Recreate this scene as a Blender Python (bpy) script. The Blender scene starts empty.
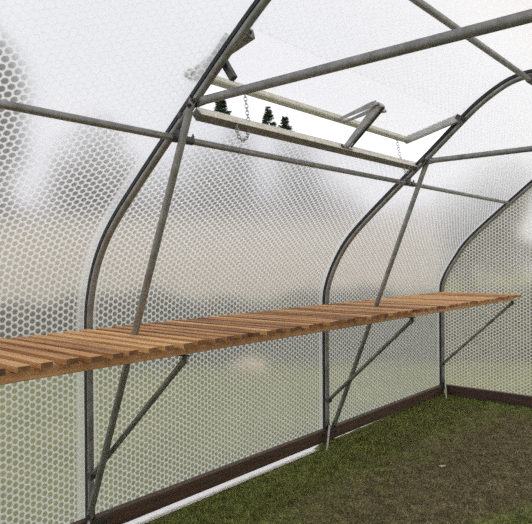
import bpy, bmesh, math, random
from mathutils import Vector, Matrix

S = bpy.context.scene
COL = S.collection
R = random.Random(7)

# ------------------------------------------------------------------ camera
cd = bpy.data.cameras.new('camera')
cam = bpy.data.objects.new('camera', cd)
COL.objects.link(cam)
cd.sensor_fit = 'HORIZONTAL'
cd.sensor_width = 36.0
cd.lens = 598.9 / 532.0 * 36.0
cd.clip_start = 0.02
cd.clip_end = 300
fwd = Vector((-0.65204449, 0.75816778, -0.00442803))
rgt = Vector((0.75817843, 0.65201707, -0.00626202))
upv = Vector((-0.00186051, -0.00744035, 0.99997059))
upv = rgt.cross(fwd)
m = Matrix((rgt, upv, -fwd)).transposed().to_4x4()
m.translation = Vector((2.5457, -1.6442, 1.3357))
cam.matrix_world = m
S.camera = cam

# ------------------------------------------------------------------ world, exposure
w = bpy.data.worlds.new('overcast_sky')
S.world = w
w.use_nodes = True
nt = w.node_tree
nt.nodes.clear()
out = nt.nodes.new('ShaderNodeOutputWorld')
bg = nt.nodes.new('ShaderNodeBackground')
tc = nt.nodes.new('ShaderNodeTexCoord')
dot = nt.nodes.new('ShaderNodeVectorMath'); dot.operation = 'DOT_PRODUCT'
dot.inputs[1].default_value = (0.75, 0.60, 0.28)     # the veiled sun's side of the sky
rmp = nt.nodes.new('ShaderNodeValToRGB')
rmp.color_ramp.elements[0].position = 0.0
rmp.color_ramp.elements[0].color = (0.86, 0.87, 0.94, 1)
rmp.color_ramp.elements[1].position = 0.75
rmp.color_ramp.elements[1].color = (1.0, 0.93, 0.85, 1)
e = rmp.color_ramp.elements.new(0.45); e.color = (0.95, 0.95, 0.97, 1)
nz = nt.nodes.new('ShaderNodeTexNoise'); nz.inputs['Scale'].default_value = 3.0; nz.inputs['Detail'].default_value = 3
mr = nt.nodes.new('ShaderNodeMapRange')
mr.inputs['To Min'].default_value = 0.92; mr.inputs['To Max'].default_value = 1.08
mul = nt.nodes.new('ShaderNodeMath'); mul.operation = 'MULTIPLY'; mul.inputs[1].default_value = 1.34
nt.links.new(tc.outputs['Generated'], dot.inputs[0])
nt.links.new(dot.outputs['Value'], rmp.inputs[0])
nt.links.new(tc.outputs['Generated'], nz.inputs['Vector'])
nt.links.new(nz.outputs['Fac'], mr.inputs['Value'])
nt.links.new(mr.outputs[0], mul.inputs[0])
nt.links.new(rmp.outputs[0], bg.inputs['Color'])
nt.links.new(mul.outputs[0], bg.inputs['Strength'])
nt.links.new(bg.outputs[0], out.inputs[0])
S.view_settings.view_transform = 'Standard'
S.view_settings.look = 'None'
S.view_settings.exposure = 0.0
S.view_settings.gamma = 1.0
S.view_settings.use_curve_mapping = False
S.cycles.use_denoising = False
S.cycles.max_bounces = 14
S.cycles.diffuse_bounces = 6
S.cycles.glossy_bounces = 4
S.cycles.transmission_bounces = 10
S.cycles.transparent_max_bounces = 12
S.cycles.sample_clamp_indirect = 6

# ------------------------------------------------------------------ materials
def mat(name):
    mm = bpy.data.materials.new(name); mm.use_nodes = True
    n = mm.node_tree
    return mm, n, n.nodes['Principled BSDF']

def N(n, typ, **kw):
    x = n.nodes.new(typ)
    for k, v in kw.items(): setattr(x, k, v)
    return x

def M(n, op, a, b=None, c=None):
    x = n.nodes.new('ShaderNodeMath'); x.operation = op
    for i, v in enumerate((a, b, c)):
        if v is None: continue
        if isinstance(v, (int, float)): x.inputs[i].default_value = v
        else: n.links.new(v, x.inputs[i])
    return x.outputs[0]

def ramp(n, fac, stops):
    r = n.nodes.new('ShaderNodeValToRGB'); cr = r.color_ramp
    cr.elements[0].position, cr.elements[0].color = stops[0][0], (*stops[0][1], 1)
    cr.elements[1].position, cr.elements[1].color = stops[-1][0], (*stops[-1][1], 1)
    for p, c in stops[1:-1]:
        e = cr.elements.new(p); e.color = (*c, 1)
    n.links.new(fac, r.inputs[0]); return r.outputs[0]

def noise(n, vec, scale, detail=3, rough=0.5):
    x = n.nodes.new('ShaderNodeTexNoise')
    x.inputs['Scale'].default_value = scale; x.inputs['Detail'].default_value = detail
    x.inputs['Roughness'].default_value = rough
    if vec is not None: n.links.new(vec, x.inputs['Vector'])
    return x.outputs['Fac']

def metal_mat(name, dark, light, metallic=0.75, rough=0.42, scale=9, rust=0.0):
    mm, n, b = mat(name)
    co = N(n, 'ShaderNodeTexCoord').outputs['Object']
    f = noise(n, co, scale, 5, 0.65)
    c = ramp(n, f, [(0.3, dark), (0.7, light)])
    if rust:
        f2 = noise(n, co, 4.5, 4, 0.7)
        k = ramp(n, f2, [(0.52, (0, 0, 0)), (0.68, (rust, rust, rust))])
        mx = N(n, 'ShaderNodeMix', data_type='RGBA')
        n.links.new(k, mx.inputs[0]); n.links.new(c, mx.inputs[6])
        mx.inputs[7].default_value = (0.14, 0.085, 0.055, 1)
        c = mx.outputs[2]
    n.links.new(c, b.inputs['Base Color'])
    b.inputs['Metallic'].default_value = metallic
    rr = ramp(n, f, [(0.3, (rough + .12,) * 3), (0.7, (rough - .08,) * 3)])
    n.links.new(rr, b.inputs['Roughness'])
    return mm

STEEL = metal_mat('weathered_galvanised_steel', (0.20, 0.20, 0.19), (0.36, 0.36, 0.345), 0.6, 0.45, 14, rust=0.6)
STEEL2 = metal_mat('grey_galvanised_steel', (0.19, 0.19, 0.19), (0.33, 0.325, 0.325), 0.6, 0.42, 18)
ALU = metal_mat('pale_mill_aluminium', (0.42, 0.43, 0.42), (0.60, 0.61, 0.59), 0.35, 0.42, 22)
ALU_D = metal_mat('skylit_aluminium', (0.58, 0.56, 0.50), (0.80, 0.78, 0.71), 0.15, 0.5, 22)  # sky light on the sill top is brightened into this colour
ARM = metal_mat('mid_grey_zinc', (0.28, 0.28, 0.275), (0.42, 0.42, 0.41), 0.4, 0.4, 20)
SILL = metal_mat('shaded_sill_channel', (0.13, 0.12, 0.105), (0.26, 0.24, 0.215), 0.1, 0.55, 22)  # sill metal darkened in the colour, for its shaded inner face
DARK = metal_mat('black_rubber_channel', (0.008, 0.011, 0.013), (0.02, 0.024, 0.027), 0.0, 0.5, 10)
BRACK = metal_mat('dark_steel_fitting', (0.05, 0.05, 0.05), (0.12, 0.12, 0.115), 0.6, 0.45, 20)
ZINC = metal_mat('bright_zinc', (0.35, 0.35, 0.34), (0.55, 0.55, 0.54), 0.8, 0.35, 30)

def wood_mat(name, stops, axis, bump=0.15, island=True):
    mm, n, b = mat(name)
    co = N(n, 'ShaderNodeTexCoord').outputs['Object']
    oi = N(n, 'ShaderNodeObjectInfo').outputs['Random']
    mp = N(n, 'ShaderNodeMapping')
    sc = [26, 26, 26]; sc[axis] = 1.6
    mp.inputs['Scale'].default_value = sc
    off = N(n, 'ShaderNodeCombineXYZ')
    for i in range(3): n.links.new(M(n, 'MULTIPLY', oi, 37.0 + 11 * i), off.inputs[i])
    ad = N(n, 'ShaderNodeVectorMath', operation='ADD')
    n.links.new(co, ad.inputs[0]); n.links.new(off.outputs[0], ad.inputs[1])
    n.links.new(ad.outputs[0], mp.inputs[0])
    f = noise(n, mp.outputs[0], 1.6, 5, 0.6)
    g = M(n, 'ADD', M(n, 'MULTIPLY', f, 0.80), M(n, 'MULTIPLY', oi, 0.34))
    c = ramp(n, g, stops)
    n.links.new(c, b.inputs['Base Color'])
    b.inputs['Roughness'].default_value = 0.62
    bp = N(n, 'ShaderNodeBump'); bp.inputs['Strength'].default_value = bump; bp.inputs['Distance'].default_value = 0.002
    n.links.new(f, bp.inputs['Height']); n.links.new(bp.outputs[0], b.inputs['Normal'])
    return mm

SLAT = wood_mat('oiled_larch_slats', [(0.34, (0.13, 0.045, 0.014)), (0.47, (0.34, 0.145, 0.046)), (0.60, (0.56, 0.275, 0.098)), (0.80, (0.78, 0.47, 0.20))], 0)
END_SHADE = wood_mat('shaded_slat_ends', [(0.3, (0.075, 0.030, 0.012)), (0.55, (0.16, 0.07, 0.03)), (0.8, (0.27, 0.13, 0.06))], 0)  # slat wood darkened in the colour to stand for shaded ends
RAIL = wood_mat('oiled_larch_rails', [(0.3, (0.30, 0.14, 0.06)), (0.55, (0.50, 0.26, 0.115)), (0.8, (0.68, 0.39, 0.20))], 1)
BOARD = wood_mat('dark_stained_board', [(0.25, (0.045, 0.024, 0.016)), (0.5, (0.085, 0.048, 0.032)), (0.8, (0.13, 0.075, 0.05))], 1)
BOARDX = wood_mat('dark_stained_end_board', [(0.25, (0.045, 0.024, 0.018)), (0.5, (0.08, 0.042, 0.032)), (0.8, (0.12, 0.065, 0.048))], 0)

def film_mat(name, strips=True, voffset=0.0):
    """Double film with round air bubbles: clear-ish blurring bubble centres, milky welded rims."""
    mm = bpy.data.materials.new(name); mm.use_nodes = True
    n = mm.node_tree; n.nodes.clear()
    o = N(n, 'ShaderNodeOutputMaterial')
    uv = N(n, 'ShaderNodeUVMap', uv_map='UVMap')
    sp = N(n, 'ShaderNodeSeparateXYZ'); n.links.new(uv.outputs[0], sp.inputs[0])
    u, v = sp.outputs[0], sp.outputs[1]
    a, c = 0.032, 0.0277
    def dist(uo, vo):
        du = M(n, 'PINGPONG', M(n, 'ADD', u, 20 * c + uo), c)
        dv = M(n, 'PINGPONG', M(n, 'ADD', v, 20 * a + vo), a / 2)
        return M(n, 'SQRT', M(n, 'ADD', M(n, 'MULTIPLY', du, du), M(n, 'MULTIPLY', dv, dv)))
    d = M(n, 'MINIMUM', dist(0, 0), dist(c, a / 2))
    rim = N(n, 'ShaderNodeMapRange', interpolation_type='SMOOTHSTEP')
    rim.inputs['From Min'].default_value = 0.0095; rim.inputs['From Max'].default_value = 0.0158
    n.links.new(d, rim.inputs['Value'])
    rimv = rim.outputs[0]
    if strips:
        e = M(n, 'PINGPONG', M(n, 'ADD', u, 20.0), 1.0)
        st = N(n, 'ShaderNodeMapRange', interpolation_type='SMOOTHSTEP')
        st.inputs['From Min'].default_value = 0.060; st.inputs['From Max'].default_value = 0.052
        n.links.new(e, st.inputs['Value'])
        strip = st.outputs[0]
        rimv = M(n, 'MAXIMUM', rimv, M(n, 'MULTIPLY', strip, 0.62))
        inv = M(n, 'SUBTRACT', 1.0, strip)
    # bubble dome
    q = M(n, 'DIVIDE', d, 0.0155)
    h = M(n, 'SQRT', M(n, 'MAXIMUM', M(n, 'SUBTRACT', 1.0, M(n, 'MULTIPLY', q, q)), 0.0))
    if strips: h = M(n, 'MULTIPLY', h, inv)
    bp = N(n, 'ShaderNodeBump'); bp.inputs['Strength'].default_value = 0.35; bp.inputs['Distance'].default_value = 0.004
    n.links.new(h, bp.inputs['Height'])
    rf = N(n, 'ShaderNodeBsdfRefraction'); rf.inputs['IOR'].default_value = 1.05
    rf.inputs['Roughness'].default_value = 0.56; rf.inputs['Color'].default_value = (0.76, 0.76, 0.75, 1)
    tl = N(n, 'ShaderNodeBsdfTranslucent'); tl.inputs['Color'].default_value = (0.96, 0.96, 0.95, 1)
    df = N(n, 'ShaderNodeBsdfDiffuse'); df.inputs['Color'].default_value = (0.82, 0.83, 0.80, 1)
    m1 = N(n, 'ShaderNodeMixShader'); m1.inputs[0].default_value = 0.22
    n.links.new(tl.outputs[0], m1.inputs[1]); n.links.new(df.outputs[0], m1.inputs[2])
    m2 = N(n, 'ShaderNodeMixShader')
    n.links.new(M(n, 'ADD', M(n, 'MULTIPLY', rimv, 0.68), 0.18), m2.inputs[0])
    n.links.new(rf.outputs[0], m2.inputs[1]); n.links.new(m1.outputs[0], m2.inputs[2])
    gl = N(n, 'ShaderNodeBsdfGlossy'); gl.inputs['Roughness'].default_value = 0.22
    for b_ in (gl, tl, df): n.links.new(bp.outputs[0], b_.inputs['Normal'])
    m3 = N(n, 'ShaderNodeMixShader'); m3.inputs[0].default_value = 0.045
    n.links.new(m2.outputs[0], m3.inputs[1]); n.links.new(gl.outputs[0], m3.inputs[2])
    n.links.new(m3.outputs[0], o.inputs[0])
    return mm

FILM = film_mat('bubble_film')
FILM_END = film_mat('bubble_film_end', strips=False)

def white_film():
    mm, n, b = mat('milky_film_skirt')
    b.inputs['Base Color'].default_value = (0.95, 0.94, 0.90, 1)
    b.inputs['Roughness'].default_value = 0.4
    co = N(n, 'ShaderNodeTexCoord').outputs['Object']
    bp = N(n, 'ShaderNodeBump'); bp.inputs['Strength'].default_value = 0.3; bp.inputs['Distance'].default_value = 0.004
    n.links.new(noise(n, co, 50, 2), bp.inputs['Height']); n.links.new(bp.outputs[0], b.inputs['Normal'])
    return mm
SKIRT = white_film()

def turf_colours(n, co, lift=0.0, fine=90):
    """Green by the wall, worn brown in the middle of the floor."""
    sp = N(n, 'ShaderNodeSeparateXYZ'); n.links.new(co, sp.inputs[0])
    x, y = sp.outputs[0], sp.outputs[1]
    big = noise(n, co, 2.3, 4, 0.65)
    med = noise(n, co, 11, 4, 0.7)
    # distance from the left wall, worn earlier further in
    t = M(n, 'ADD', x, M(n, 'MULTIPLY', M(n, 'SUBTRACT', big, 0.5), 1.3))
    t = M(n, 'ADD', t, M(n, 'MULTIPLY', M(n, 'SUBTRACT', med, 0.5), 1.3))
    t = M(n, 'ADD', t, M(n, 'MULTIPLY', M(n, 'SUBTRACT', y, 1.5), 0.05))
    w1 = N(n, 'ShaderNodeMapRange', interpolation_type='SMOOTHSTEP')
    w1.inputs['From Min'].default_value = 0.18; w1.inputs['From Max'].default_value = 0.95
    n.links.new(t, w1.inputs['Value'])
    # the end wall strip and the right-hand side stay green
    t2 = M(n, 'ADD', M(n, 'SUBTRACT', 4.0, y), M(n, 'MULTIPLY', M(n, 'SUBTRACT', med, 0.5), 0.6))
    w2 = N(n, 'ShaderNodeMapRange', interpolation_type='SMOOTHSTEP')
    w2.inputs['From Min'].default_value = 0.12; w2.inputs['From Max'].default_value = 0.5
    n.links.new(t2, w2.inputs['Value'])
    yy = M(n, 'MULTIPLY', M(n, 'MAXIMUM', M(n, 'SUBTRACT', y, 1.2), 0.0), 0.45)
    t3 = M(n, 'SUBTRACT', M(n, 'ADD', M(n, 'SUBTRACT', 1.28, x), yy), M(n, 'MULTIPLY', M(n, 'SUBTRACT', med, 0.5), 0.5))
    w3 = N(n, 'ShaderNodeMapRange', interpolation_type='SMOOTHSTEP')
    w3.inputs['From Min'].default_value = -0.12; w3.inputs['From Max'].default_value = 0.16
    n.links.new(t3, w3.inputs['Value'])
    worn = M(n, 'MULTIPLY', M(n, 'MULTIPLY', w1.outputs[0], w2.outputs[0]), w3.outputs[0])
    worn = M(n, 'MULTIPLY', worn, 0.93)
    f = noise(n, co, fine, 3, 0.7)
    g = ramp(n, f, [(0.3, (0.060 + lift, 0.078 + lift, 0.020)), (0.5, (0.165 + lift, 0.195 + lift, 0.055)), (0.72, (0.38 + lift, 0.40 + lift, 0.14))])
    br = ramp(n, f, [(0.3, (0.048 + lift, 0.040 + lift, 0.022)), (0.5, (0.155 + lift, 0.128 + lift, 0.072)), (0.72, (0.42 + lift, 0.34 + lift, 0.21))])
    mx = N(n, 'ShaderNodeMix', data_type='RGBA')
    n.links.new(worn, mx.inputs[0]); n.links.new(g, mx.inputs[6]); n.links.new(br, mx.inputs[7])
    blot = N(n, 'ShaderNodeMapRange'); n.links.new(noise(n, co, 17, 4, 0.75), blot.inputs['Value'])
    blot.inputs['From Min'].default_value = 0.32; blot.inputs['From Max'].default_value = 0.68
    blot.inputs['To Min'].default_value = 0.50; blot.inputs['To Max'].default_value = 1.50
    hs = N(n, 'ShaderNodeHueSaturation'); n.links.new(mx.outputs[2], hs.inputs['Color']); n.links.new(blot.outputs[0], hs.inputs['Value'])
    return hs.outputs[0], f

def turf_mat():
    mm, n, b = mat('worn_turf')
    co = N(n, 'ShaderNodeTexCoord').outputs['Object']
    c, f = turf_colours(n, co)
    n.links.new(c, b.inputs['Base Color']); b.inputs['Roughness'].default_value = 0.95
    b.inputs['Specular IOR Level'].default_value = 0.1
    bp = N(n, 'ShaderNodeBump'); bp.inputs['Strength'].default_value = 0.8; bp.inputs['Distance'].default_value = 0.02
    n.links.new(f, bp.inputs['Height']); n.links.new(bp.outputs[0], b.inputs['Normal'])
    return mm
TURF = turf_mat()

def blade_mat():
    mm, n, b = mat('short_grass_blades')
    co = N(n, 'ShaderNodeTexCoord').outputs['Object']
    c0_, f = turf_colours(n, co, 0.02, 60)
    isl = N(n, 'ShaderNodeNewGeometry').outputs['Random Per Island']
    hv = N(n, 'ShaderNodeHueSaturation')
    n.links.new(M(n, 'ADD', M(n, 'MULTIPLY', M(n, 'POWER', isl, 2.0), 1.9), 0.35), hv.inputs['Value'])
    n.links.new(c0_, hv.inputs['Color']); c = hv.outputs[0]
    n.links.new(c, b.inputs['Base Color']); b.inputs['Roughness'].default_value = 0.7
    b.inputs['Specular IOR Level'].default_value = 0.2
    return mm
BLADE = blade_mat()

def simple(name, c1, c2, scale=6, rough=0.8, spec=0.3, coord='Object'):
    mm, n, b = mat(name)
    co = N(n, 'ShaderNodeTexCoord').outputs[coord]
    c = ramp(n, noise(n, co, scale, 4, 0.6), [(0.35, c1), (0.65, c2)])
    n.links.new(c, b.inputs['Base Color']); b.inputs['Roughness'].default_value = rough
    b.inputs['Specular IOR Level'].default_value = spec
    return mm
LAWN = simple('outdoor_lawn', (0.17, 0.19, 0.05), (0.26, 0.27, 0.085), 1.5, 0.95, 0.1)
NEEDLE = simple('spruce_needles', (0.055, 0.080, 0.050), (0.11, 0.155, 0.095), 5, 0.8, 0.2)
LEAVES = simple('hazed_green_leaves', (0.18, 0.19, 0.155), (0.29, 0.30, 0.25), 4, 0.8, 0.2)  # green greyed and lightened, so the haze sits in the colour
BARK = simple('spruce_bark', (0.05, 0.035, 0.025), (0.11, 0.08, 0.06), 8, 0.9, 0.1)
HEDGE = simple('hedge_leaves', (0.19, 0.20, 0.14), (0.30, 0.31, 0.22), 7, 0.8, 0.2)
RENDERW = simple('pale_render', (0.68, 0.59, 0.48), (0.76, 0.67, 0.56), 2, 0.9, 0.2)
ROOFM = simple('weathered_roof', (0.22, 0.20, 0.19), (0.32, 0.29, 0.27), 3, 0.8, 0.2)
STONE = simple('pale_sandstone', (0.62, 0.50, 0.30), (0.80, 0.68, 0.44), 9, 0.9, 0.2)
LEAF = simple('dry_leaf', (0.5, 0.40, 0.28), (0.65, 0.55, 0.4), 20, 0.8, 0.2)

# ------------------------------------------------------------------ mesh helpers
def obj(name, bm, material, parent=None, smooth=False):
    me = bpy.data.meshes.new(name)
    bmesh.ops.recalc_face_normals(bm, faces=bm.faces)
    bm.to_mesh(me); bm.free()
    me.materials.append(material)
    if smooth:
        me.polygons.foreach_set('use_smooth', [True] * len(me.polygons))
    o = bpy.data.objects.new(name, me); COL.objects.link(o)
    if parent is not None: o.parent = parent
    return o

def tag(o, label, cat, group=None, kind=None):
    if label: o['label'] = label
    if cat: o['category'] = cat
    if group: o['group'] = group
    if kind: o['kind'] = kind
    return o

def thing(name, label, cat, loc=(0, 0, 0), group=None):
    o = bpy.data.objects.new(name, None); COL.objects.link(o)
    o.location = loc; o.empty_display_size = 0.05
    return tag(o, label, cat, group)

def copy_tree(o, parent=None):
    c = o.copy(); COL.objects.link(c); c.parent = parent
    for ch in list(o.children): copy_tree(ch, c)
    return c

def box(bm, x0, x1, y0, y1, z0, z1, bev=0.0):
    r = bmesh.ops.create_cube(bm, size=1.0)
    vs = r['verts']
    for v in vs:
        v.co = Vector(((x0 + x1) / 2 + v.co.x * (x1 - x0), (y0 + y1) / 2 + v.co.y * (y1 - y0), (z0 + z1) / 2 + v.co.z * (z1 - z0)))
    if bev:
        es = list({e for v in vs for e in v.link_edges})
        bmesh.ops.bevel(bm, geom=es, offset=bev, segments=1, affect='EDGES', profile=0.5)
    return vs

def frame_of(t, hint):
    t = t.normalized()
    s = hint - t * hint.dot(t)
    if s.length < 1e-5: s = t.orthogonal()
    s.normalize()
    return s, t.cross(s)

def sweep(bm, pts, section, hint=Vector((0, 1, 0)), closed=False, caps=True):
    """section: list of (a, b) offsets along (hint side, t x side); may be a function of index."""
    pts = [Vector(p) for p in pts]
    n = len(pts); rings = []
    for i, p in enumerate(pts):
        a = pts[i - 1] if (i > 0 or closed) else pts[i]
        b = pts[(i + 1) % n] if (i < n - 1 or closed) else pts[i]
        t = (b - a)
        s, q = frame_of(t, hint)
        sec = section(i) if callable(section) else section
        rings.append([bm.verts.new(p + s * u + q * v) for u, v in sec])
    k = len(rings[0])
    for i in range(n if closed else n - 1):
        r0, r1 = rings[i], rings[(i + 1) % n]
        for j in range(k):
            bm.faces.new((r0[j], r0[(j + 1) % k], r1[(j + 1) % k], r1[j]))
    if caps and not closed:
        bm.faces.new(rings[0][::-1]); bm.faces.new(rings[-1])

def circ(r, k=14, sy=1.0):
    return [(r * math.cos(2 * math.pi * j / k), r * sy * math.sin(2 * math.pi * j / k)) for j in range(k)]

def rect(w, h):
    return [(-w / 2, -h / 2), (w / 2, -h / 2), (w / 2, h / 2), (-w / 2, h / 2)]

def tube_flat(bm, a, b, r, hint, flat0=True, flat1=True, L=0.05):
    """Round tube whose ends are hammered flat for bolting; flattened across `hint`."""
    a, b = Vector(a), Vector(b); t = (b - a); ln = t.length; t.normalize()
    st = []
    if flat0: st += [(0.0, .30), (L * .55, .32), (L * 1.3, 1.0)]
    else: st += [(0.0, 1.0)]
    if flat1: st += [(ln - L * 1.3, 1.0), (ln - L * .55, .32), (ln, .30)]
    else: st += [(ln, 1.0)]
    pts = [a + t * s for s, _ in st]
    def sec(i):
        f = st[i][1]; wd = 1.0 + (1 - f) * 0.42
        return [(r * f * math.cos(q), r * wd * math.sin(q)) for q in [2 * math.pi * j / 16 for j in range(16)]]
    sweep(bm, pts, sec, hint)

def bolt(bm, p, d, r=0.009, h=0.012):
    p = Vector(p); d = Vector(d).normalized()
    sweep(bm, [p, p + d * h], circ(r, 6), d.orthogonal())
    sweep(bm, [p + d * h, p + d * (h + .008)], circ(r * .5, 8), d.orthogonal())

def collar(bm, p, d, r, ln):
    p = Vector(p); d = Vector(d).normalized()
    sweep(bm, [p - d * ln / 2, p + d * ln / 2], circ(r, 16), d.orthogonal())

# ------------------------------------------------------------------ hoop profile
half = [(0, 0.07), (0, 0.5), (0, 1.02), (0.013, 1.15), (0.038, 1.255), (0.080, 1.350), (0.135, 1.432), (0.205, 1.510),
        (0.30, 1.598), (0.46, 1.735), (0.62, 1.868), (0.80, 2.017), (0.92, 2.112), (1.03, 2.194), (1.13, 2.266), (1.24, 2.332), (1.34, 2.378), (1.45, 2.395)]
RX = 1.45
full = half + [(2 * RX - x, z) for x, z in half[-2::-1]]
def catmull(P, k=4):
    outp = []
    P = [Vector((x, z)) for x, z in P]
    for i in range(len(P) - 1):
        p0 = P[i - 1] if i else P[i] * 2 - P[i + 1]
        p1, p2 = P[i], P[i + 1]
        p3 = P[i + 2] if i + 2 < len(P) else P[i + 1] * 2 - P[i]
        for j in range(k):
            t = j / k
            outp.append(0.5 * ((2 * p1) + (p2 - p0) * t + (2 * p0 - 5 * p1 + 4 * p2 - p3) * t * t + (3 * p1 - p0 - 3 * p2 + p3) * t ** 3))
    outp.append(P[-1]); return outp
prof = catmull(full)
for _ in range(3):
    prof = [prof[0]] + [(prof[i - 1] + prof[i] * 2 + prof[i + 1]) / 4 for i in range(1, len(prof) - 1)] + [prof[-1]]
def offset(P, d):
    res = []
    for i, p in enumerate(P):
        a = P[max(i - 1, 0)]; b = P[min(i + 1, len(P) - 1)]
        t = (b - a).normalized(); nrm = Vector((-t.y, t.x))   # outward (left/up)
        res.append(p + nrm * d)
    return res
TR = 0.0155
def sstep(a, b, v):
    t = min(1, max(0, (v - a) / (b - a))); return t * t * (3 - 2 * t)
def lean(y, x, z):
    """the hoops were bent by hand: each one bellies in a little more than the last"""
    if x > RX: return 0.0
    ys_ = [(-4.1, .01), (-2, .01), (0, .013), (2, .040), (4.1, .080)]
    for (a, u), (b, v) in zip(ys_, ys_[1:]):
        if a <= y <= b: k = u + (v - u) * (y - a) / (b - a)
    return k * sstep(1.02, 1.40, z) * (1 - sstep(2.0, 2.36, z))
skinp = offset(prof, 0.034)
arc = [0.0]
for i in range(1, len(skinp)): arc.append(arc[-1] + (skinp[i] - skinp[i - 1]).length)
def skin_at(s):
    for i in range(1, len(arc)):
        if arc[i] >= s:
            t = (s - arc[i - 1]) / (arc[i] - arc[i - 1]); return skinp[i - 1].lerp(skinp[i], t)
    return skinp[-1]
def arc_near(x, z):
    return min(range(len(skinp)), key=lambda i: (skinp[i] - Vector((x, z))).length)

# ------------------------------------------------------------------ setting: grounds
bm = bmesh.new()
nx, ny = 60, 60
vs = {}
for i in range(nx + 1):
    for j in range(ny + 1):
        x = -45 + 75 * i / nx; y = -25 + 80 * j / ny
        z = -0.05 + 0.03 * math.sin(x * .7) * math.cos(y * .5)
        if -0.8 < x < 4 and -6 < y < 6: z = -0.06
        vs[i, j] = bm.verts.new((x, y, z))
for i in range(nx):
    for j in range(ny): bm.faces.new((vs[i, j], vs[i + 1, j], vs[i + 1, j + 1], vs[i, j + 1]))
g = obj('ground', bm, LAWN, smooth=True); tag(g, None, None, kind='structure')
bm = bmesh.new()
R2 = random.Random(3)
def dip(y):
    if y < 1.95: return math.sqrt(max(0, 1 - ((max(0, y - 1.62)) / .33) ** 2))
    if 2.08 < y < 3.35: return 0.36 * math.sqrt(max(0, 1 - ((y - 2.08) / 1.27) ** 2)) * min(1, (y - 2.08) / .05)
    return 0.0
def floor_z(x, y):
    """worn lawn, hollowed out along part of the left wall so that the board stands clear of it"""
    d = dip(y)
    near = 1 - min(1, max(0, (x - 0.022) / 0.045))
    return -0.020 + near * (0.014 * (1 - min(1, d * 2)) - 0.036 * d)
vs = {}
for i in range(61):
    for j in range(161):
        x = -0.03 + 2.96 * (i / 60) ** 1.6; y = -4.0 + 8.03 * j / 160
        vs[i, j] = bm.verts.new((x, y, floor_z(x, y) + R2.uniform(-.003, .003)))
for i in range(60):
    for j in range(160): bm.faces.new((vs[i, j], vs[i + 1, j], vs[i + 1, j + 1], vs[i, j + 1]))
fl = obj('floor', bm, TURF, smooth=True); tag(fl, None, None, kind='structure')

# ------------------------------------------------------------------ setting: film walls and roof
def skin(name, i0, i1, y0, y1, material, ny=4, hole=None):
    me = bpy.data.meshes.new(name)
    V, F, UV = [], [], []
    ys = [y0 + (y1 - y0) * k / ny for k in range(ny + 1)]
    for i in range(i0, i1 + 1):
        for y in ys:
            V.append((skinp[i].x + lean(y, skinp[i].x, skinp[i].y), y, skinp[i].y)); UV.append((y, arc[i]))
    w_ = ny + 1
    for i in range(i1 - i0):
        for k in range(ny):
            F.append((i * w_ + k, i * w_ + k + 1, (i + 1) * w_ + k + 1, (i + 1) * w_ + k))
    me.from_pydata(V, [], F)
    uvl = me.uv_layers.new(name='UVMap')
    for l in me.loops: uvl.data[l.index].uv = UV[l.vertex_index]
    me.polygons.foreach_set('use_smooth', [True] * len(me.polygons))
    me.materials.append(material)
    o = bpy.data.objects.new(name, me); COL.objects.link(o)
    return tag(o, None, None, kind='structure')

iS = arc_near(0.70, 1.96)      # sill of the vent
iH = arc_near(1.00, 2.225)     # hinge line of the vent
nP = len(skinp) - 1
iS2 = nP - iS
for b in (-2, -1, 0, 1):
    y0, y1 = b * 2.0, b * 2.0 + 2.0
    skin('wall_left', 0, iS, y0, y1, FILM)
    skin('wall_right', iS2, nP, y0, y1, FILM)
    if b == 0: skin('ceiling', iH, iS2, y0, y1, FILM)
    else: skin('ceiling', iS, iS2, y0, y1, FILM)

def endwall(name, y):
    me = bpy.data.meshes.new(name)
    V, F, UV = [], [], []
    hf = [p for p in skinp if p.x <= RX + 1e-4]
    for p in hf:
        for k in range(7):
            xl = p.x + lean(y, p.x, p.y); x = xl + (2 * RX - p.x - xl) * k / 6
            V.append((x, y, p.y)); UV.append((x, p.y))
    for i in range(len(hf) - 1):
        for k in range(6):
            q_ = (i * 7 + k, i * 7 + k + 1, (i + 1) * 7 + k + 1, (i + 1) * 7 + k)
            F.append(q_ if y > 0 else q_[::-1])
    me.from_pydata(V, [], F)
    uvl = me.uv_layers.new(name='UVMap')
    for l in me.loops: uvl.data[l.index].uv = UV[l.vertex_index]
    me.materials.append(FILM_END)
    o = bpy.data.objects.new(name, me); COL.objects.link(o)
    return tag(o, None, None, kind='structure')
endwall('wall_back', 4.03)
endwall('wall_front', -4.03)

# baseboards
bm = bmesh.new(); box(bm, -0.028, 0.016, -4.0, 3.99, -0.002, 0.083, .003)
tag(obj('baseboard_left', bm, BOARD), None, None, kind='structure')
bm = bmesh.new(); box(bm, 2.884, 2.928, -4.0, 3.99, -0.002, 0.082, .003)
tag(obj('baseboard_right', bm, BOARD), None, None, kind='structure')
bm = bmesh.new(); box(bm, 0.02, 2.88, 3.99, 4.03, -0.012, 0.085, .003)
tag(obj('baseboard_back', bm, BOARDX), None, None, kind='structure')

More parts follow.
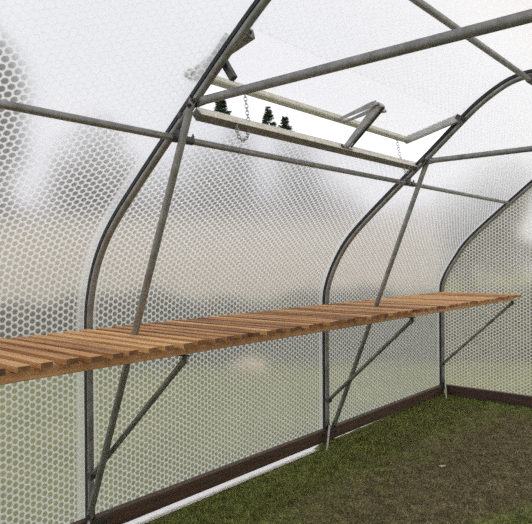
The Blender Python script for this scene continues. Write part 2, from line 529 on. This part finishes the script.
# ------------------------------------------------------------------ hoops
def make_hoop(y, label):
    t = thing('hoop', label, 'greenhouse hoop', (0, y, 0.0), 'steel hoops along the greenhouse')
    bm = bmesh.new()
    sweep(bm, [(p.x + lean(y, p.x, p.y), 0, p.y) for p in prof], circ(TR, 14))
    obj('arch_tube', bm, STEEL, t, True)
    bm = bmesh.new()
    op = offset(prof, TR + 0.0085)
    sweep(bm, [(p.x + lean(y, p.x, p.y), 0, p.y) for p in op], rect(0.024, 0.017))
    obj('film_channel', bm, DARK, t)
    for sx in (0, 1):
        bm = bmesh.new()
        x0 = 0.026 if sx == 0 else 2 * RX - 0.026
        s = 1 if sx == 0 else -1
        sweep(bm, [(x0, -0.012, 0.115), (x0 + s * .006, -0.02, 0.10), (x0 + s * .075, -0.155, -0.02), (x0 + s * .105, -0.215, -0.07)], circ(0.008, 10))
        obj('ground_stake', bm, ZINC, t, True)
        bm = bmesh.new()
        xa, xb = (0.0155, 0.0225) if sx == 0 else (2 * RX - 0.0225, 2 * RX - 0.0155)
        box(bm, xa, xb, -0.085, 0.095, 0.042, 0.072, .002)
        bolt(bm, ((xb if sx == 0 else xa), -0.06, 0.057), (s, 0, 0), .008, .006)
        bolt(bm, ((xb if sx == 0 else xa), 0.07, 0.057), (s, 0, 0), .008, .006)
        obj('foot_plate', bm, BRACK, t)
        bm = bmesh.new()
        collar(bm, ((0 if sx == 0 else 2 * RX), 0, 0.105), (0, 0, 1), TR + .004, 0.05)
        obj('foot_collar', bm, BRACK, t, True)
    return t
for y, lb in ((0, 'nearest steel hoop, curving up from the left edge through the shelf joint'),
              (2, 'middle steel hoop, rising behind the shelf at the far end of the open vent'),
              (4, 'far steel hoop edging the end wall of bubble film'),):
    make_hoop(y, lb)
make_hoop(-2, 'steel hoop behind the camera side of the greenhouse')

# purlins
SP = (0.665, 1.835)
def make_purlin(x, z, label, r, clamps=True, y0=-4.0, y1=3.98, dx=0.0, dz=1.0):
    t = thing('purlin', label, 'purlin', (x, 0, z), 'long steel purlins')
    bm = bmesh.new(); sweep(bm, [(0, y0, 0), (0, y1, 0)], circ(r, 14), Vector((1, 0, 0)))
    obj('tube', bm, STEEL2, t, True)
    for yy in (-2, 0, 2):
        bm = bmesh.new()
        collar(bm, (0, yy - .03, 0), (0, 1, 0), r + .004, 0.03)
        collar(bm, (0, yy + .045, 0), (0, 1, 0), r + .003, 0.05)
        box(bm, -0.012, 0.012, yy - .016, yy + .016, 0.0, 0.035)
        bolt(bm, (0, yy + .075, r + .002), (0, 0, 1), .007, .006)
        for v in bm.verts:
            if dx: pass
        obj('clamp', bm, BRACK, t)
    return t
make_purlin(SP[0], SP[1], 'long grey tube running under the open vent along the left wall', 0.0145)
make_purlin(RX, 2.360, 'ridge tube crossing the top right under the roof peak', 0.0155)
make_purlin(2 * RX - SP[0], SP[1], 'long grey tube along the right-hand wall', 0.0145)

# crossbars
for i, (y, lb) in enumerate(((0, 'thick grey crossbar spanning the roof from the nearest hoop'),
                             (2, 'grey crossbar spanning from the middle hoop, beyond the nearest one'),)):
    t = thing('crossbar', lb, 'crossbar', (RX + .016 * y, y, 1.968), 'tie bars across the hoops')
    bm = bmesh.new()
    tube_flat(bm, (-0.685, 0, 0), (0.685, 0, 0), 0.0172, Vector((0, 1, 0)), L=0.045)
    obj('tube', bm, STEEL2, t, True)
    for s in (-1, 1):
        bm = bmesh.new()
        # clamp round the hoop
        d = Vector((0.77 * -s, 0, 0.64)).normalized() if s < 0 else Vector((-0.77, 0, 0.64)).normalized()
        d = Vector((0.77, 0, 0.64)) if s < 0 else Vector((-0.77, 0, 0.64))
        c0 = Vector((s * 0.705, 0, 0.008))
        collar(bm, c0, d, TR + .0055, 0.032)
        collar(bm, c0 - d.normalized() * 0.075, d, TR + .0045, 0.024)
        bolt(bm, (s * 0.672, -0.022, 0.0), (0, -1, 0), .010, .008)
        obj('clamp', bm, BRACK, t)

# diagonal struts
for y, lb in ((0, 'nearest slanting strut, rising through the shelf joint to the hoop'),
              (2, 'second slanting strut, passing through the shelf beside the middle hoop')):
    t = thing('diagonal_strut', lb, 'strut', (0.03, y, 0.09), 'slanting struts through the shelves')
    bm = bmesh.new()
    sd = 1 if y == 0 else -1
    tube_flat(bm, (0.0, -0.034 * sd, 0.0), (0.735 + .015 * y, -0.018 * sd, 1.888), 0.0160, Vector((0, 1, 0)), L=0.05)
    obj('tube', bm, STEEL, t, True)
    bm = bmesh.new(); bolt(bm, (0.725 + .015 * y, -0.024 * sd, 1.862), (0, -1, 0), .010, .008)
    obj('bolt', bm, BRACK, t)
    bm = bmesh.new(); bolt(bm, (0.008, -0.040 * sd, 0.022), (0, -1, 0), .010, .008)
    obj('bolt', bm, BRACK, t)

# shelf braces
for y, lb in ((0, 'nearest brace, propping the front of the shelf from the first hoop'),
              (2, 'middle brace, propping the shelf from beside the second hoop'),
              (4, 'far brace, propping the shelf end against the end wall')):
    yy = y if y < 4 else 3.955
    t = thing('shelf_brace', lb, 'brace', (0.02, yy, 0.30), 'braces under the shelf')
    bm = bmesh.new()
    tube_flat(bm, (0.0, 0.0, 0.0), (0.678, 0.0, 0.634), 0.0128, Vector((0, 1, 0)), L=0.04, flat0=False)
    obj('tube', bm, STEEL, t, True)
    bm = bmesh.new()
    box(bm, 0.610, 0.690, -0.014, 0.014, 0.640, 0.6455, .001)
    box(bm, 0.655, 0.680, -0.004, 0.000, 0.612, 0.642, .001)
    obj('shelf_tab', bm, BRACK, t)
    bm = bmesh.new()
    box(bm, -0.024, 0.010, -0.020, 0.020, -0.022, 0.008, .003)
    bolt(bm, (0.010, 0, -0.008), (1, 0, 0), .007, .006)
    obj('clamp', bm, BRACK, t)

# ------------------------------------------------------------------ slatted shelves
def make_shelf(y0, y1, label, n=24):
    t = thing('slatted_shelf', label, 'shelf', (0, y0, 0.94), 'slatted wooden shelves')
    L = y1 - y0
    rr = random.Random(int(y0 * 10) + 99)
    for x0, x1 in ((0.668, 0.700), (0.085, 0.117)):
        bm = bmesh.new(); box(bm, x0, x1, -0.0205, L + (0.0205 if y1 < 3 else 0), 0.009, 0.046, .002)
        obj('rail', bm, RAIL, t)
    pitch = (L - 0.052) / (n - 1)
    for k in range(n):
        bm = bmesh.new()
        wd = 0.047 + rr.uniform(-.002, .002)
        end = (0.752 if y1 < 3 else 0.778) + rr.uniform(-.016, .014)
        back = 0.022 + rr.uniform(-.004, .006)
        y = k * pitch + rr.uniform(-.003, .003) * (0 < k < n - 1)
        dz = rr.uniform(0, .002)
        vs_ = box(bm, back, end, y, y + wd, 0.046, 0.066 + dz, .0015)
        sk = rr.uniform(-.004, .004)
        for v in bm.verts: v.co.y += sk * (v.co.x - .4) / .4 * (0 < k < n - 1)
        so = obj('slat', bm, SLAT, t)
        so.data.materials.append(END_SHADE)
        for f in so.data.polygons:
            if abs(f.normal.x) > .9: f.material_index = 1  # end faces get the painted-in shade
    return t
make_shelf(-1.985, -0.022, 'nearest section of slatted wooden shelf, cut off by the left edge of the photo')
make_shelf(0.022, 1.978, 'middle section of slatted wooden shelf, between the first and second slanting struts')
make_shelf(2.022, 3.972, 'far section of slatted wooden shelf, ending against the end wall')

# ------------------------------------------------------------------ roof vent
rd = Vector((0.767, 0, 0.641))           # up the roof slope
rn = Vector((0.641, 0, -0.767))          # into the greenhouse
# fixed frame
t = thing('vent_sill', 'fixed pale aluminium sill along the bottom of the open roof vent', 'vent sill', (0.706, 1.0, 1.940))
bm = bmesh.new()
def slanted(bm, c, along, up, nrm, la, lu, ln, bev=.0015):
    c = Vector(c); along = Vector(along).normalized(); up = Vector(up).normalized(); nrm = Vector(nrm).normalized()
    vs_ = box(bm, -la / 2, la / 2, -lu / 2, lu / 2, -ln / 2, ln / 2, bev)
    mtx = Matrix((along, up, nrm)).transposed()
    return mtx, c
def bar(name, c, along, up, nrm, la, lu, ln, material, parent, lips=True):
    bm = bmesh.new()
    box(bm, -la / 2, la / 2, -lu / 2, lu / 2, -ln / 2, ln / 2, .0015)
    if lips:
        box(bm, -la / 2 + .002, la / 2 - .002, -lu / 2 - .003, -lu / 2 + .001, -ln * .2, ln * .35, .0006)
        box(bm, -la / 2 + .002, la / 2 - .002, lu / 2 - .001, lu / 2 + .003, -ln * .2, ln * .35, .0006)
    mtx = Matrix((Vector(along).normalized(), Vector(up).normalized(), Vector(nrm).normalized())).transposed()
    for v in bm.verts: v.co = Vector(c) + mtx @ v.co
    return obj(name, bm, material, parent)
Y = Vector((0, 1, 0))
bar('channel', (0, 0.03, 0), Y, rd, rn, 1.95, 0.036, 0.042, SILL, t, False)
bar('lit_top', Vector((0, 0.03, 0)) + rd * 0.0205, Y, rd, rn, 1.95, 0.005, 0.046, ALU_D, t, False)  # thin slab over the sill top, paler to paint in the sky light
# flap
hinge = Vector((1.015, 0, 2.205)); corner = Vector((0.675, 0, 2.118))
fd = (corner - hinge); fl_len = fd.length; fd.normalize()
fnrm = Vector((-fd.z, 0, fd.x)); 
if fnrm.z > 0: fnrm = -fnrm               # faces the inside
t = thing('vent_flap', 'propped-open roof vent flap with pale aluminium frame', 'roof vent', (hinge.x, 1.0, hinge.z))
bar('bottom_bar', fd * fl_len, Y, fd, fnrm, 1.95, 0.034, 0.030, ALU_D, t)
bar('side_bar', fd * (fl_len / 2) + Vector((0, 0.96, 0)), fd, Y, fnrm, fl_len + .02, 0.022, 0.050, ALU, t)
bar('side_bar', fd * (fl_len / 2 + .008) + Vector((0, -0.938, 0)) + fnrm * .004, fd, Y, fnrm, fl_len + .012, 0.030, 0.040, STEEL2, t)  # near bar of the frame in darker grey, painting in its backlit shade
me = bpy.data.meshes.new('film_panel')
q = [hinge * 0 + Vector((0, -.95, 0)), Vector((0, .95, 0)), fd * fl_len + Vector((0, .95, 0)), fd * fl_len + Vector((0, -.95, 0))]
q = [v - fnrm * 0.016 for v in q]
for k_, yk in ((0, -.99), (1, .99)):      # the upper edge meets the roof film
    q[k_] = Vector((skinp[iH].x + lean(1 + yk, skinp[iH].x, skinp[iH].y) + .001, yk, skinp[iH].y + .0005)) - Vector((hinge.x, 0, hinge.z))
me.from_pydata([tuple(v) for v in q], [], [(3, 2, 1, 0)])
uvl = me.uv_layers.new(name='UVMap')
for l in me.loops: uvl.data[l.index].uv = [(.05, 0), (1.95, 0), (1.95, fl_len), (.05, fl_len)][l.vertex_index]
me.materials.append(FILM_END)
o = bpy.data.objects.new('film_panel', me); COL.objects.link(o); o.parent = t
for s in (-1, 1):
    bm = bmesh.new()
    c0 = Vector((0.018 if s > 0 else -.004, s * 0.962, 0.012 if s > 0 else .004)) + rn * (0.012 if s > 0 else -0.016) - rd * (0 if s > 0 else .012)
    for dy in (-.018, .014):
        k_ = len(bm.verts)
        sweep(bm, [c0 + Vector((0, dy, 0)) - rn * .02 - rd * .01, c0 + Vector((0, dy, 0)) + rn * .034 + rd * .004], rect(0.004, 0.030))
    bolt(bm, c0 + rn * 0.020 + Vector((0, -0.018, 0)), (0, -1, 0), .009, .008)
    bolt(bm, c0 + rn * 0.034 + rd * .02 + Vector((0, -0.012, 0)), (0.2, -1, -.1), .008, .014)
    obj('hinge_bracket', bm, BRACK, t)

# opener
t = thing('vent_opener', 'folding scissor arm of grey steel holding the roof vent open', 'vent opener', (0.709, 1.17, 1.93))
O = Vector((0.709, 1.17, 1.93))
A = Vector((0.690, 1.150, 2.100)) - O; K = Vector((0.925, 1.175, 2.150)) - O
Sx = Vector((0.012, -0.005, 0.022))
def plate(name, a, b, w0, w1, th, material, hint=Y, shift=0.0):
    bm = bmesh.new(); a = Vector(a) + Y * shift; b = Vector(b) + Y * shift
    sweep(bm, [a, a.lerp(b, .12), a.lerp(b, .85), b], lambda i: rect(th, [w0 * .8, w0, w1, w1 * .8][i]), hint)
    return obj(name, bm, material, t)
plate('lower_arm', Sx, K, 0.026, 0.040, 0.022, ARM, shift=-.006)
plate('lower_arm', Sx + Vector((.02, 0, 0)), K + Vector((.02, 0, -.008)), 0.008, 0.012, 0.010, BRACK, shift=.016)
plate('upper_arm', A, K + Vector((0, 0, .012)), 0.012, 0.030, 0.006, ARM, shift=-.030)
plate('upper_arm', A + Vector((0, .02, 0)), K + Vector((0, 0, .002)), 0.012, 0.026, 0.006, ARM, shift=.020)
bm = bmesh.new()
sweep(bm, [K + Vector((0, -.045, .004)), K + Vector((0, .045, .004))], circ(.008, 10), Vector((1, 0, 0)))
sweep(bm, [K + Vector((-.03, .010, -.028)), K + Vector((.012, .050, -.020))], circ(.009, 10), Vector((0, 0, 1)))
sweep(bm, [K + Vector((0, -.02, 0)), K + Vector((0, .02, 0))], circ(.016, 12), Vector((1, 0, 0)))
obj('pivot_pin', bm, ZINC, t)
bm = bmesh.new()
bolt(bm, Sx + Vector((0, -.03, 0)), (0, -1, 0), .008, .01); box(bm, -.012, .028, -.07, .04, .008, .018, .002)
bolt(bm, (0.01, -.055, .018), (.5, 0, .8), .009, .010)
obj('sill_bracket', bm, BRACK, t)

# latch stub under the nearest hoop
t = thing('vent_catch', 'short dark square tube sticking down from the nearest hoop below the vent hinge', 'catch', (0.885, 0.03, 2.125))
bm = bmesh.new()
sweep(bm, [(-0.008, 0, 0.012), (0.062, 0, -0.092)], rect(0.024, 0.026)); obj('stub_tube', bm, BRACK, t)
bm = bmesh.new()
sweep(bm, [(-0.05, -0.028, -0.022), (0.06, -0.028, 0.070)], rect(0.012, 0.030)); obj('mount_plate', bm, BRACK, t)

# chains
def link_mesh(bm, c, d, roll, L=0.017, W=0.0075, r=0.0019):
    d = d.normalized(); s = d.orthogonal().normalized(); s = (Matrix.Rotation(roll, 3, d) @ s)
    pts = []
    for k in range(14):
        a = 2 * math.pi * k / 14
        lx = math.cos(a); ly = math.sin(a)
        pts.append(c + d * (lx * W * .55 + (L / 2 - W * .5) * (1 if lx > 0.01 else -1 if lx < -0.01 else 0)) * 1.15 + s * ly * W)
    sweep(bm, pts, circ(r, 6), d.cross(s), closed=True)

def chain(pts, label):
    base = Vector(pts[0])
    t = thing('hanging_chain', label, 'chain', base, 'chains of the roof vent')
    P = [Vector((0, 0, 0))]
    pp = catmull3([Vector(p) - base for p in pts])
    acc = 0.0; pos = [(pp[0], pp[1] - pp[0])]
    for i in range(1, len(pp)):
        acc += (pp[i] - pp[i - 1]).length
        if acc >= 0.0150:
            pos.append((pp[i], pp[i] - pp[i - 1])); acc = 0.0
    for k, (c, d) in enumerate(pos):
        bm = bmesh.new(); link_mesh(bm, c, d, (k % 2) * math.pi / 2 + .4)
        obj('link', bm, ZINC, t, True)
    return t
def catmull3(P, k=40):
    o_ = []
    for i in range(len(P) - 1):
        p0 = P[i - 1] if i else P[i] * 2 - P[i + 1]
        p1, p2 = P[i], P[i + 1]
        p3 = P[i + 2] if i + 2 < len(P) else P[i + 1] * 2 - P[i]
        for j in range(k):
            q = j / k
            o_.append(0.5 * ((2 * p1) + (p2 - p0) * q + (2 * p0 - 5 * p1 + 4 * p2 - p3) * q * q + (3 * p1 - p0 - 3 * p2 + p3) * q ** 3))
    o_.append(P[-1]); return o_
chain([(0.690, 0.37, 2.100), (0.700, 0.375, 2.02), (0.712, 0.372, 1.94), (0.718, 0.355, 1.890), (0.722, 0.322, 1.868), (0.724, 0.290, 1.888), (0.728, 0.270, 1.945)],
      'small zinc chain looping down at the near end of the vent opening')
chain([(0.690, 1.80, 2.098), (0.695, 1.815, 2.03), (0.702, 1.835, 1.96), (0.715, 1.86, 1.90), (0.720, 1.875, 1.885), (0.724, 1.885, 1.905), (0.728, 1.89, 1.940)],
      'small zinc chain hanging at the far end of the vent opening')

# ------------------------------------------------------------------ spare film laid outwards on the ground, seen in the gap under the board
bm = bmesh.new(); rows = []
for k in range(121):
    y = -2.4 + 5.9 * k / 120
    rows.append([bm.verts.new((x, y + R.uniform(-.002, .002), -0.047 + zz + R.uniform(-.0015, .0015)))
                 for x, zz in ((0.012, 0.0), (-0.03, 0.0), (-0.07, 0.002), (-0.11, 0.002), (-0.145, 0.0))])
for a, b in zip(rows, rows[1:]):
    for j in range(4): bm.faces.new((a[j], a[j + 1], b[j + 1], b[j]))
o = obj('film_skirt', bm, SKIRT, smooth=True)
md = o.modifiers.new('thickness', 'SOLIDIFY'); md.thickness = 0.003
tag(o, 'white film skirt laid on the ground, showing in the gap under the dark baseboard', 'film skirt')

# ------------------------------------------------------------------ grass blades on the floor (nobody could count them)
me = bpy.data.meshes.new('short_grass')
V, F = [], []
rg = random.Random(11)
def blades(cnt, x0, x1, y0, y1, h0, h1, wd):
    for _ in range(cnt):
        x = rg.uniform(x0, x1); y = rg.uniform(y0, y1)
        h = rg.uniform(h0, h1); a = rg.uniform(0, 6.283); ln = rg.uniform(.1, .9) * h
        b = rg.uniform(0, 6.283)
        dx, dy = math.cos(a) * wd, math.sin(a) * wd
        k = len(V)
        zf = floor_z(x, y) - .004
        if x < 0.11 and dip(y) > .2: h *= .45; ln *= .3
        V.extend(((x - dx, y - dy, zf), (x + dx, y + dy, zf), (x + math.cos(b) * ln, y + math.sin(b) * ln, zf + h)))
        F.append((k, k + 1, k + 2))
blades(70000, 0.03, 2.0, 0.0, 3.98, .010, .026, .0018)
blades(16000, 0.03, 0.5, 0.0, 3.98, .014, .034, .002)
me.from_pydata(V, [], F)
me.materials.append(BLADE)
o = bpy.data.objects.new('short_grass', me); COL.objects.link(o)
tag(o, 'short patchy grass, green by the wall and worn brown mid-floor', 'grass', kind='stuff')

# a pale leaf and a stalk on the worn turf
bm = bmesh.new()
r_ = [bm.verts.new((0.018 * math.cos(a) * (1 + .3 * math.cos(2 * a)), 0.011 * math.sin(a), 0.004 * math.cos(a))) for a in [k * math.pi / 5 for k in range(10)]]
bm.faces.new(r_)
o = obj('dry_leaf', bm, LEAF); o.location = (0.885, 2.02, -0.004); o.rotation_euler = (0.15, .1, .6)
md = o.modifiers.new('thickness', 'SOLIDIFY'); md.thickness = 0.002
tag(o, 'tiny pale dry leaf lying on the worn brown turf', 'leaf')

# ------------------------------------------------------------------ outdoors, seen through the film and the vent gap
def spruce_meshes(seed, h=8.0, rad=2.0):
    rr = random.Random(seed)
    V, F = [], []
    def blade(p, d, ln, wd):
        d = d.normalized(); s = d.orthogonal().normalized()
        s = Matrix.Rotation(rr.uniform(0, 6.28), 3, d) @ s
        k = len(V)
        V.extend((tuple(p - s * wd), tuple(p + s * wd), tuple(p + d * ln)))
        F.append((k, k + 1, k + 2))
    z = h * 0.06
    while z < h * 0.985:
        f = 1 - z / h
        nb = int(8 + 4 * f)
        for b in range(nb):
            a = rr.uniform(0, 6.283)
            L = rad * (f ** 0.9) * rr.uniform(.55, 1.12) + 0.03
            rise = 0.35 - f * 0.55
            p = Vector((0, 0, z + rr.uniform(-.08, .08)))
            steps = max(3, int(L / 0.14))
            d = Vector((math.cos(a), math.sin(a), rise))
            for s in range(steps):
                t_ = s / steps
                p = p + d.normalized() * (L / steps)
                d.z += 0.03
                for q in range(11):
                    side = Vector((-math.sin(a), math.cos(a), 0)) * rr.choice((-1, 1))
                    dd = d.normalized() * .6 + side * rr.uniform(.3, 1) + Vector((0, 0, rr.uniform(-.5, .25)))
                    blade(p, dd, rr.uniform(.12, .24) * (1.15 - .6 * t_) * min(1, .45 + f * 4), .022)
        z += 0.09 + 0.17 * f
    blade(Vector((0, 0, h * .95)), Vector((0, 0, 1)), h * .05, .03)
    me = bpy.data.meshes.new('foliage'); me.from_pydata(V, [], F); me.materials.append(NEEDLE)
    bm = bmesh.new()
    sweep(bm, [(0, 0, -0.3), (0, 0, h * .5), (0, 0, h * .97)], lambda i: circ([.16, .09, .015][i], 8), Vector((1, 0, 0)))
    mt = bpy.data.meshes.new('trunk'); bmesh.ops.recalc_face_normals(bm, faces=bm.faces); bm.to_mesh(mt); bm.free(); mt.materials.append(BARK)
    return me, mt
variants = [spruce_meshes(s) for s in (1, 2, 3)]
def spruce(x, y, h, v, label, wide=1.0, rz=0.0):
    t = thing('spruce_tree', label, 'tree', (x, y, -0.05), 'spruce trees beyond the greenhouse')
    t.scale = (h / 8 * wide, h / 8 * wide, h / 8); t.rotation_euler.z = rz
    for nm, me_ in zip(('foliage', 'trunk'), variants[v]):
        o = bpy.data.objects.new(nm, me_); COL.objects.link(o); o.parent = t
    return t
CX, CY = 2.5457, -1.6442
def place(px, dist):       # bearing across the view at a real distance
    d = (fwd + rgt * ((px - 266) / 598.9)); d.z = 0
    return CX + d.x * dist, CY + d.y * dist
# bearing, distance, height of the tip above eye level per metre of distance, variant, width, label
TREES = [
    (222, 33.5, 0.272, 0, 1.35, 'taller spruce top on the left of the vent opening, beside the chain'),
    (195, 43, 0.245, 1, 1.0, 'small spruce tip at the left end of the vent opening, beside the strut'),
    (269, 42, 0.255, 2, 1.15, 'spruce top just right of the chain in the vent opening'),
    (286, 52, 0.240, 1, 1.2, 'lower spruce top rightmost of those in the vent opening'),
]
for k, (px, d, el, v, wd, lb) in enumerate(TREES):
    x, y = place(px, d)
    h = 1.336 + 0.05 + el * d
    spruce(x, y, h, v, lb, wd, k * 1.3)

def leafy_meshes(seed, h=8.0, rad=2.3):
    rr = random.Random(seed)
    V, F = [], []
    lobes = []
    for k in range(26):
        a = rr.uniform(0, 6.283); z = rr.uniform(.22, .80) * h
        f = math.sqrt(max(0.05, 1 - ((z / h - .5) / .48) ** 2))
        q = rad * f * rr.uniform(.25, .70)
        lobes.append((Vector((math.cos(a) * q, math.sin(a) * q, z)), rr.uniform(.75, 1.15)))
    lobes.append((Vector((0, 0, h * .88)), h * .12))
    for c, r_ in lobes:
        for _ in range(620):
            d = Vector((rr.gauss(0, 1), rr.gauss(0, 1), rr.gauss(0, 1))).normalized()
            p = c + d * r_ * rr.uniform(.72, 1.0)
            e1 = Vector((rr.gauss(0, 1), rr.gauss(0, 1), rr.gauss(0, 1))).normalized()
            e2 = e1.orthogonal().normalized()
            k = len(V)
            V.extend((tuple(p - e2 * .05), tuple(p + e2 * .05), tuple(p + e1 * .17)))
            F.append((k, k + 1, k + 2))
    me = bpy.data.meshes.new('foliage'); me.from_pydata(V, [], F); me.materials.append(LEAVES)
    bm = bmesh.new()
    sweep(bm, [(0, 0, -0.3), (0.05, 0, h * .4), (0, 0.05, h * .8)], lambda i: circ([.2, .14, .03][i], 8), Vector((1, 0, 0)))
    for a in (0.3, 1.8, 3.4, 5.0):
        sweep(bm, [(0, 0, h * .3), (math.cos(a) * .9, math.sin(a) * .9, h * .55)], lambda i: circ([.08, .02][i], 6), Vector((0, 1, 0.1)))
    mt = bpy.data.meshes.new('trunk'); bmesh.ops.recalc_face_normals(bm, faces=bm.faces); bm.to_mesh(mt); bm.free(); mt.materials.append(BARK)
    return me, mt
lv = [leafy_meshes(s_) for s_ in (21, 22)]
BROAD = [
    (-58, 18.6, .54, 1.0, 'tall grey-green tree blurred through the film at the upper left corner'),
    (90, 23, .275, .95, 'broad tree, a grey blur through the film left of the nearest hoop'),
    (187, 25.5, .228, 1.05, 'broad tree, a grey blur through the film behind the nearest strut'),
    (288, 23, .190, .98, 'broad tree, a grey blur through the film under the vent sill'),
    (384, 27.5, .140, 1.05, 'broad tree, a faint grey blur through the film before the middle hoop'),
    (476, 17.5, .20, 0.95, 'broad tree darkening the end wall film beside the far hoop'),
    (615, 21, .20, 0.95, 'broad tree darkening the end wall film towards the right edge'),
]
for k, (px, d, el, wd, lb) in enumerate(BROAD):
    x, y = place(px, d); h = 1.386 + el * d
    t = thing('broadleaf_tree', lb, 'tree', (x, y, -0.05), 'broadleaf trees beyond the greenhouse')
    t.scale = (wd, wd, h / 8); t.rotation_euler.z = k * 1.1
    for nm, me_ in zip(('foliage', 'trunk'), lv[k % 2]):
        o = bpy.data.objects.new(nm, me_); COL.objects.link(o); o.parent = t

# long pale building behind the hedge
ax, ay = place(-95, 14); bx_, by_ = place(420, 14)
dv = Vector((bx_ - ax, by_ - ay, 0)); ln = dv.length; ang = math.atan2(dv.y, dv.x)
t = thing('building', 'long pale low building, a soft tan band through the bubble film', 'building', (ax, ay, -0.05))
t.rotation_euler.z = ang
bm = bmesh.new(); box(bm, 0, ln, 0, 3.2, 0, 2.95); obj('wall', bm, RENDERW, t)
bm = bmesh.new()
pr = [(-.15, 2.95), (1.6, 3.25), (3.35, 2.95)]
a_ = [bm.verts.new((-.4, y, z)) for y, z in pr]; b_ = [bm.verts.new((ln + .4, y, z)) for y, z in pr]
bm.faces.new(a_); bm.faces.new(b_[::-1])
for i in range(3): bm.faces.new((a_[i], a_[(i + 1) % 3], b_[(i + 1) % 3], b_[i]))
obj('roof', bm, ROOFM, t)

# clipped hedge between lawn and building
hx, hy = place(-160, 8.4); kx, ky = place(640, 8.4)
me = bpy.data.meshes.new('hedge'); V, F = [], []
rh = random.Random(5)
dv = Vector((kx - hx, ky - hy, 0)); nrm = Vector((-dv.y, dv.x, 0)).normalized()
for _ in range(26000):
    u = rh.random(); hgt = 0.86 + .10 * math.sin(u * 23) + .06 * math.sin(u * 71)
    p = Vector((hx, hy, 0)) + dv * u + nrm * rh.uniform(-.3, .3) + Vector((0, 0, rh.uniform(-.05, hgt)))
    d = Vector((rh.uniform(-1, 1), rh.uniform(-1, 1), rh.uniform(-.4, 1))).normalized(); s = d.orthogonal().normalized() * rh.uniform(.03, .06)
    k = len(V)
    V.extend((tuple(p - s), tuple(p + s), tuple(p + d * rh.uniform(.08, .16)))); F.append((k, k + 1, k + 2))
me.from_pydata(V, [], F); me.materials.append(HEDGE)
o = bpy.data.objects.new('hedge', me); COL.objects.link(o)
tag(o, 'low dark hedge across the lawn, a grey-green blur through the film below the shelf', 'hedge')

# pale stone on the lawn
bm = bmesh.new(); bmesh.ops.create_icosphere(bm, subdivisions=3, radius=1)
rs = random.Random(4)
for v in bm.verts:
    f = 1 + .12 * math.sin(v.co.x * 4 + 1) * math.cos(v.co.y * 3) + rs.uniform(-.02, .02)
    v.co = Vector((v.co.x * .26 * f, v.co.y * .16 * f, max(-.05, v.co.z * .13 * f)))
o = obj('stone', bm, STONE, smooth=True); o.location = (-2.63, 3.80, -0.0); o.rotation_euler.z = 0.75
tag(o, 'pale tan stone on the lawn, a small blurred patch below the middle shelf', 'stone')
